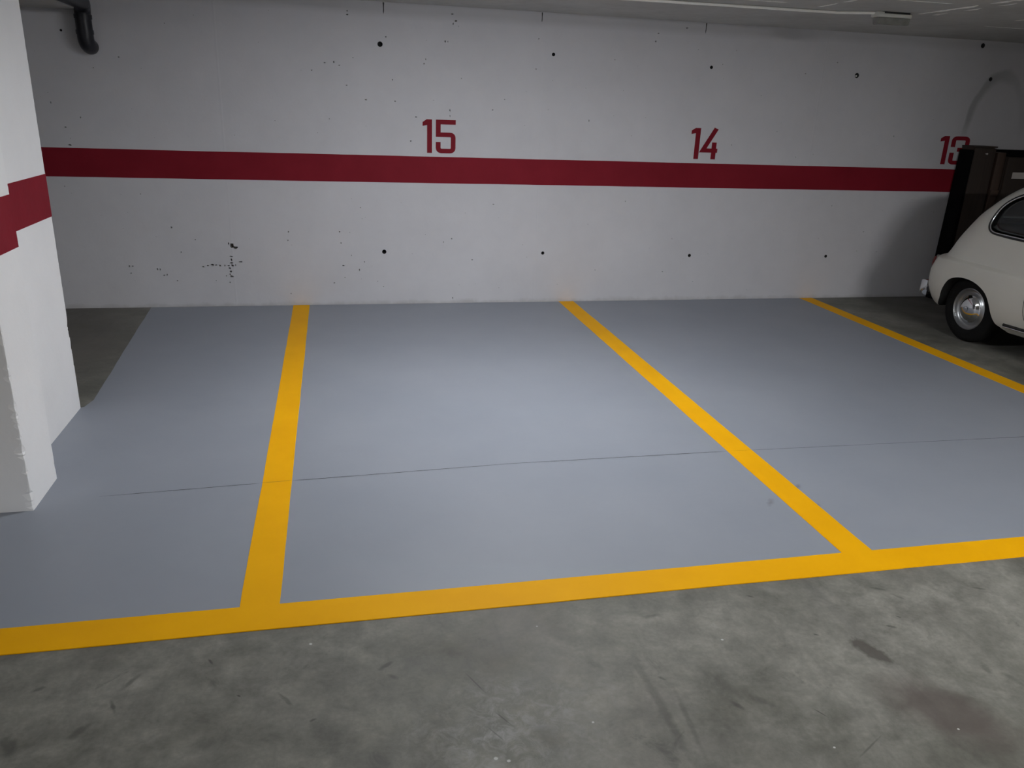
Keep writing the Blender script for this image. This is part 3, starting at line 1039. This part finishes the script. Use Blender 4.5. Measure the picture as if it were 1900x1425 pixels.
def v2(l):
    return [(p.x, p.y) for p in l]
ARCH = v2(catmull([(-.44, .02), (-.375, .19), (-.30, .30), (-.262, .40), (-.20, .485), (-.10, .522), (.02, .525), (.12, .502), (.205, .455), (.255, .385),
                   (.285, .30), (.32, .235), (.38, .195), (.47, .02)], 4))
FARCH = [(2.0 - u * .98, z) for u, z in ARCH][::-1]
QWIN = v2(catmull([(.0, 1.0), (.018, .945), (.07, .917), (.18, .910), (.32, .907), (.44, .906), (.495, .92), (.505, .96), (.50, 1.08), (.497, 1.2), (.485, 1.266),
                   (.44, 1.282), (.35, 1.272), (.25, 1.243), (.113, 1.185), (.03, 1.11)], 4, True))
DWIN = v2(catmull([(.60, .915), (.66, .90), (.9, .902), (1.2, .915), (1.40, .93), (1.44, .955), (1.38, 1.05), (1.28, 1.17), (1.20, 1.245), (1.12, 1.275), (.9, 1.29), (.66, 1.287),
                   (.605, 1.27), (.595, 1.15), (.595, 1.0)], 4, True))
WIND = v2(catmull([(-.50, .99), (-.46, .965), (0, .955), (.46, .965), (.50, .99), (.475, 1.12), (.43, 1.245), (.38, 1.272), (0, 1.285), (-.38, 1.272), (-.43, 1.245), (-.475, 1.12)], 5, True))
REAR = v2(catmull([(-.44, 1.0), (-.40, .975), (0, .96), (.40, .975), (.44, 1.0), (.40, 1.13), (.34, 1.225), (.28, 1.245), (0, 1.26), (-.28, 1.245), (-.34, 1.225), (-.40, 1.13)], 5, True))

zs = list(np.linspace(.18, .60, 15)) + list(np.linspace(.62, .69, 10)) + list(np.linspace(.71, 1.28, 24)) + [1.30, 1.32, 1.34, 1.355, 1.37, 1.38, 1.388, 1.395, 1.40, 1.404, 1.406]
body = temp(loft(zs), 'carpaint')
cav = temp(loft(list(np.linspace(.60, 1.28, 18)) + [1.31, 1.33, 1.35, 1.365], .04), 'inside')
cut = [cav,
       temp(prism(ARCH, -.95, -.40), 'under'), temp(prism(ARCH, .40, .95), 'under'),
       temp(prism(FARCH, -.95, -.40), 'under'), temp(prism(FARCH, .40, .95), 'under'),
       temp(prism(QWIN, -.9, .9), 'black'), temp(prism(DWIN, -.9, .9), 'black'),
       temp(prism([(-1.2, .0), (-.26, .0), (-.26, .195), (-.36, .225), (-.46, .24), (-1.2, .27)], -.95, .95), 'under'),
       temp(prism_u(WIND, 1.0, 2.3), 'black'), temp(prism_u(REAR, -.9, .12), 'black')]
for c in cut:
    md = body.modifiers.new('cut', 'BOOLEAN')
    md.operation = 'DIFFERENCE'
    md.solver = 'EXACT'
    md.object = c
    md.material_mode = 'TRANSFER'
bpy.context.view_layer.update()
dg = bpy.context.evaluated_depsgraph_get()
me = bpy.data.meshes.new_from_object(body.evaluated_get(dg))
me.name = 'body_shell'
for o in [body] + cut:
    bpy.data.objects.remove(o, do_unlink=True)
for p in me.polygons:
    p.use_smooth = True
me.set_sharp_from_angle(angle=math.radians(32))
shell = link('body_shell', me, None, car)

def side_pt(u, z, s, ins=0.):
    return Vector((s * (half_width(u, z) - ins), -u, z))
def front_pt(x, z, ins=0.):
    ur, uf, wd, lr, lf = dims(z)
    t = min(1, abs(x) / wd)
    return Vector((x, -(uf - lf + lf * max(0, 1 - t ** NF) ** (1 / NF) - ins), z))
def rear_pt(x, z, ins=0.):
    ur, uf, wd, lr, lf = dims(z)
    t = min(1, abs(x) / wd)
    return Vector((x, -(ur + lr - lr * max(0, 1 - t ** NR) ** (1 / NR) + ins), z))

def pane(loop, fn, name, parent):
    loop2 = [Vector(p) for p in loop]
    n = len(loop2)
    cx = sum((p for p in loop2), Vector((0, 0))) / n
    bm = bmesh.new()
    prev = None
    for k, s in enumerate((1., .75, .5, .25)):
        ring = [bm.verts.new(fn(*(cx + (p - cx) * s))) for p in loop2]
        if prev:
            for i in range(n):
                bm.faces.new((prev[i], prev[(i + 1) % n], ring[(i + 1) % n], ring[i]))
        prev = ring
    c = bm.verts.new(fn(*cx))
    for i in range(n):
        bm.faces.new((prev[i], prev[(i + 1) % n], c))
    me = bm_mesh(bm, name, 60)
    o = link(name, me, 'glass', parent)
    sol = o.modifiers.new('thickness', 'SOLIDIFY')
    sol.thickness = .004
    sol.offset = 0
    return o
def seal(loop, fn, parent):
    cx = sum((Vector(p) for p in loop), Vector((0, 0))) / len(loop)
    grow = [Vector(p) + (Vector(p) - cx).normalized() * .008 for p in loop]
    o = tube('rubber_seal', [fn(*p) for p in grow], .0085, 'black', parent, 8, True)
    tube('bright_trim', [fn(p[0], p[1]) * 1.0 for p in [Vector(p) - (Vector(p) - cx).normalized() * .004 for p in loop]], .0065, 'chrome', parent, 8, True)

for s in (-1, 1):
    for lp, nm in ((QWIN, 'quarter_window'), (DWIN, 'door_window')):
        g_ = pane(lp, lambda u, z: side_pt(u, z, s, .012), nm, car)
        seal(lp, lambda u, z: side_pt(u, z, s, -.001), g_)
g_ = pane(WIND, lambda x, z: front_pt(x, z, .012), 'windscreen', car)
seal(WIND, lambda x, z: front_pt(x, z, -.001), g_)
g_ = pane(REAR, lambda x, z: rear_pt(x, z, .012), 'rear_window', car)
seal(REAR, lambda x, z: rear_pt(x, z, -.001), g_)

# wheels
def arc(cx, cr, r, a0, a1, n):
    return [(cx + r * math.cos(math.radians(a0 + (a1 - a0) * i / n)), cr + r * math.sin(math.radians(a0 + (a1 - a0) * i / n))) for i in range(n + 1)]
TR = .276
tyre_prof = [(.045, .162), (.060, .166), (.070, .185), (.075, .21), (.072, .24), (.064, .258), (.052, .269), (.030, .2745), (.012, TR), (.010, .271), (.004, .271), (.002, TR),
             (-.002, TR), (-.004, .271), (-.010, .271), (-.012, TR), (-.030, .2745), (-.052, .269), (-.064, .258), (-.072, .24), (-.075, .21), (-.070, .185), (-.060, .166), (-.045, .162), (.045, .162)]
rim_prof = [(.056, .170), (.063, .172), (.066, .166), (.058, .160), (.046, .158), (.036, .152), (.030, .140), (.034, .128), (.044, .120), (.050, .110), (.046, .098), (.036, .09), (.036, .0)]
hub_prof = [(.040, .112), (.050, .113), (.053, .108), (.058, .100), (.070, .088), (.079, .068), (.0845, .045), (.0865, .024), (.0865, .0205), (.090, .019), (.0905, .012), (.0915, 0)]
wme = None
for u in (0., 2.0):
    for s in (-1, 1):
        if wme is None:
            wme = [bm_mesh(lathe_bm(tyre_prof, 56), 'wheel', 40), bm_mesh(lathe_bm(rim_prof, 56), 'rim', 40), bm_mesh(lathe_bm(hub_prof, 56), 'hubcap', 40)]
            for m_, k in zip(wme, ('rubber', 'rim', 'chrome')):
                m_.materials.append(M[k])
        wl = link('wheel', wme[0], None, car, loc=(s * .572, -u + .02 * (u < 1), TR - .004))
        if s < 0:
            wl.rotation_euler = (0, 0, math.pi)
        link('rim', wme[1], None, wl, label='silver steel wheel rim')
        link('hubcap', wme[2], None, wl, label='domed chrome hubcap')

# underbody, seats and wheel
box('underbody', (-.40, .40, -2.25, .50, .15, .30), 'under', car, .03)
for s in (-1, 1):
    st = box('front_seat', (s * .29 - .22, s * .29 + .22, -1.12, -.70, .60, .72), 'seat', car, .05)
    bm = box_bm(s * .29 - .21, s * .29 + .21, -.74, -.63, .66, 1.07, bev=.045, seg=4)
    for v in bm.verts:
        v.co.y += (v.co.z - .66) * .22
    link('backrest', bm_mesh(bm, 'backrest', 50), 'seat', st)
bs = box('rear_bench', (-.5, .5, -.32, .02, .60, .70), 'seat', car, .04)
bm = box_bm(-.5, .5, -.06, .05, .66, .97, bev=.045, seg=4)
for v in bm.verts:
    v.co.y += (v.co.z - .66) * .3
link('backrest', bm_mesh(bm, 'backrest', 50), 'seat', bs)
sw = []
for i in range(36):
    a = 2 * math.pi * i / 36
    sw.append((.28 + .185 * math.cos(a), -1.28 - .11 * math.sin(a), .93 + .15 * math.sin(a)))
tube('steering_wheel', sw, .01, 'black', car, 8, True)

# bumpers, lamps, trim, doors
def bumper(fn, z, x1, out, name):
    pts = []
    for i in range(25):
        x = -x1 + 2 * x1 * i / 24
        p = fn(x, z)
        pts.append(p)
    bm = bmesh.new()
    prof = [(0, -.045), (.022, -.038), (.034, -.015), (.036, .01), (.026, .032), (.006, .042), (0, .03)]
    rings = []
    for i, p in enumerate(pts):
        t = (pts[min(i + 1, 24)] - pts[max(i - 1, 0)]).normalized()
        nrm = Vector((t.y, -t.x, 0)) * out
        k = .55 + .45 * min(1, min(i, 24 - i) / 2)
        rings.append([bm.verts.new(p + nrm * (.055 + a) + Vector((0, 0, c * k))) for a, c in prof])
    for a, c in zip(rings, rings[1:]):
        for j in range(len(prof)):
            bm.faces.new((a[j], a[(j + 1) % len(prof)], c[(j + 1) % len(prof)], c[j]))
    bm.faces.new(rings[0]); bm.faces.new(rings[-1][::-1])
    o = link(name, bm_mesh(bm, name, 45), 'chrome', car)
    for s in (-1, 1):
        q = fn(s * .52, z)
        ov = box('overrider', (-.035, .035, -.045, .045, -.055, .085), 'chrome', o, .028)
        ov.location = q + Vector((0, -.11 * out, 0))
    return o
rbp = bumper(lambda x, z: rear_pt(x, z), .30, .60, -1, 'rear_bumper')
fbp = bumper(lambda x, z: front_pt(x, z), .335, .58, 1, 'front_bumper')
for s in (-1, 1):
    # tail lamps on the rear wings
    p = rear_pt(s * .50, .54, -.016)
    tl = link('tail_lamp', None, parent=car)
    bm = lathe_bm([(0, 0), (0, .036), (.02, .038), (.034, .03), (.042, .015), (.044, 0)], 20, 'X')
    me = bm_mesh(bm, 'tail_lamp', 50)
    me.materials.append(M['redlens'])
    bpy.data.objects.remove(tl, do_unlink=True)
    tl = link('tail_lamp', me, None, car, loc=tuple(p), label='oval dark red tail lamp')
    tl.scale = (1, 1, 1.7)
    tl.rotation_euler = (0, 0, math.pi / 2 + s * -.75)
    bm = lathe_bm([(-.01, .045), (.012, .045), (.014, .037), (0, .036)], 20, 'X')
    link('bezel', bm_mesh(bm, 'bezel', 50), 'chrome', tl)
    # head lamps
    p = front_pt(s * .47, .60)
    bm = lathe_bm([(-.04, .085), (.03, .085), (.045, .075), (.06, .045), (.066, 0)], 28, 'X')
    hl = link('head_lamp', bm_mesh(bm, 'head_lamp', 50), 'lens', car, loc=tuple(p))
    hl.rotation_euler = (0, 0, -math.pi / 2)
    bm = lathe_bm([(-.05, .09), (.025, .098), (.04, .092), (.034, .084), (0, .084)], 28, 'X')
    link('bezel', bm_mesh(bm, 'bezel', 50), 'chrome', hl)
    p = front_pt(s * .5, .46)
    bm = lathe_bm([(-.01, .03), (.02, .03), (.03, .02), (.034, 0)], 18, 'X')
    tl = link('turn_lamp', bm_mesh(bm, 'turn_lamp', 50), 'amber', car, loc=tuple(p))
    tl.rotation_euler = (0, 0, -math.pi / 2)
    # sill strip
    pts = [side_pt(.40 + 1.16 * i / 20, .252, s, -.004) for i in range(21)]
    st = tube('sill_strip', pts, .011, 'black', car, 8)
    tube('bright_trim', [p_ + Vector((s * .003, 0, -.014)) for p_ in pts], .006, 'chrome', st, 8)
    # door shut lines, handle
    dl = [(.555, .90), (.555, .6), (.56, .40), (.60, .30), (.66, .275), (1.2, .275), (1.46, .275), (1.52, .33), (1.54, .5), (1.54, .80), (1.50, .93)]
    tube('door_seam', [side_pt(u, z, s, .001) for u, z in v2(catmull(dl, 5))], .0032, 'black', car, 6)
    hp = [side_pt(.66, .80, s, 0), side_pt(.665, .80, s, -.03), side_pt(.72, .80, s, -.034), side_pt(.79, .80, s, -.03)]
    tube('door_handle', catmull(hp, 5), .008, 'chrome', car, 8)
# engine lid seam on the tail and bonnet seam
lid = [(-.36, .42), (-.40, .6), (-.36, .80), (-.25, .90), (0, .92), (.25, .90), (.36, .80), (.40, .6), (.36, .42), (0, .40)]
tube('engine_lid_seam', [rear_pt(x, z, .001) for x, z in v2(catmull(lid, 6, True))], .0035, 'black', car, 6, True)
for i in range(7):
    z = .60 + i * .032
    tube('lid_louvre', [rear_pt(-.22 + .44 * k / 10, z, -.002) for k in range(11)], .006, 'carpaint', car, 6)
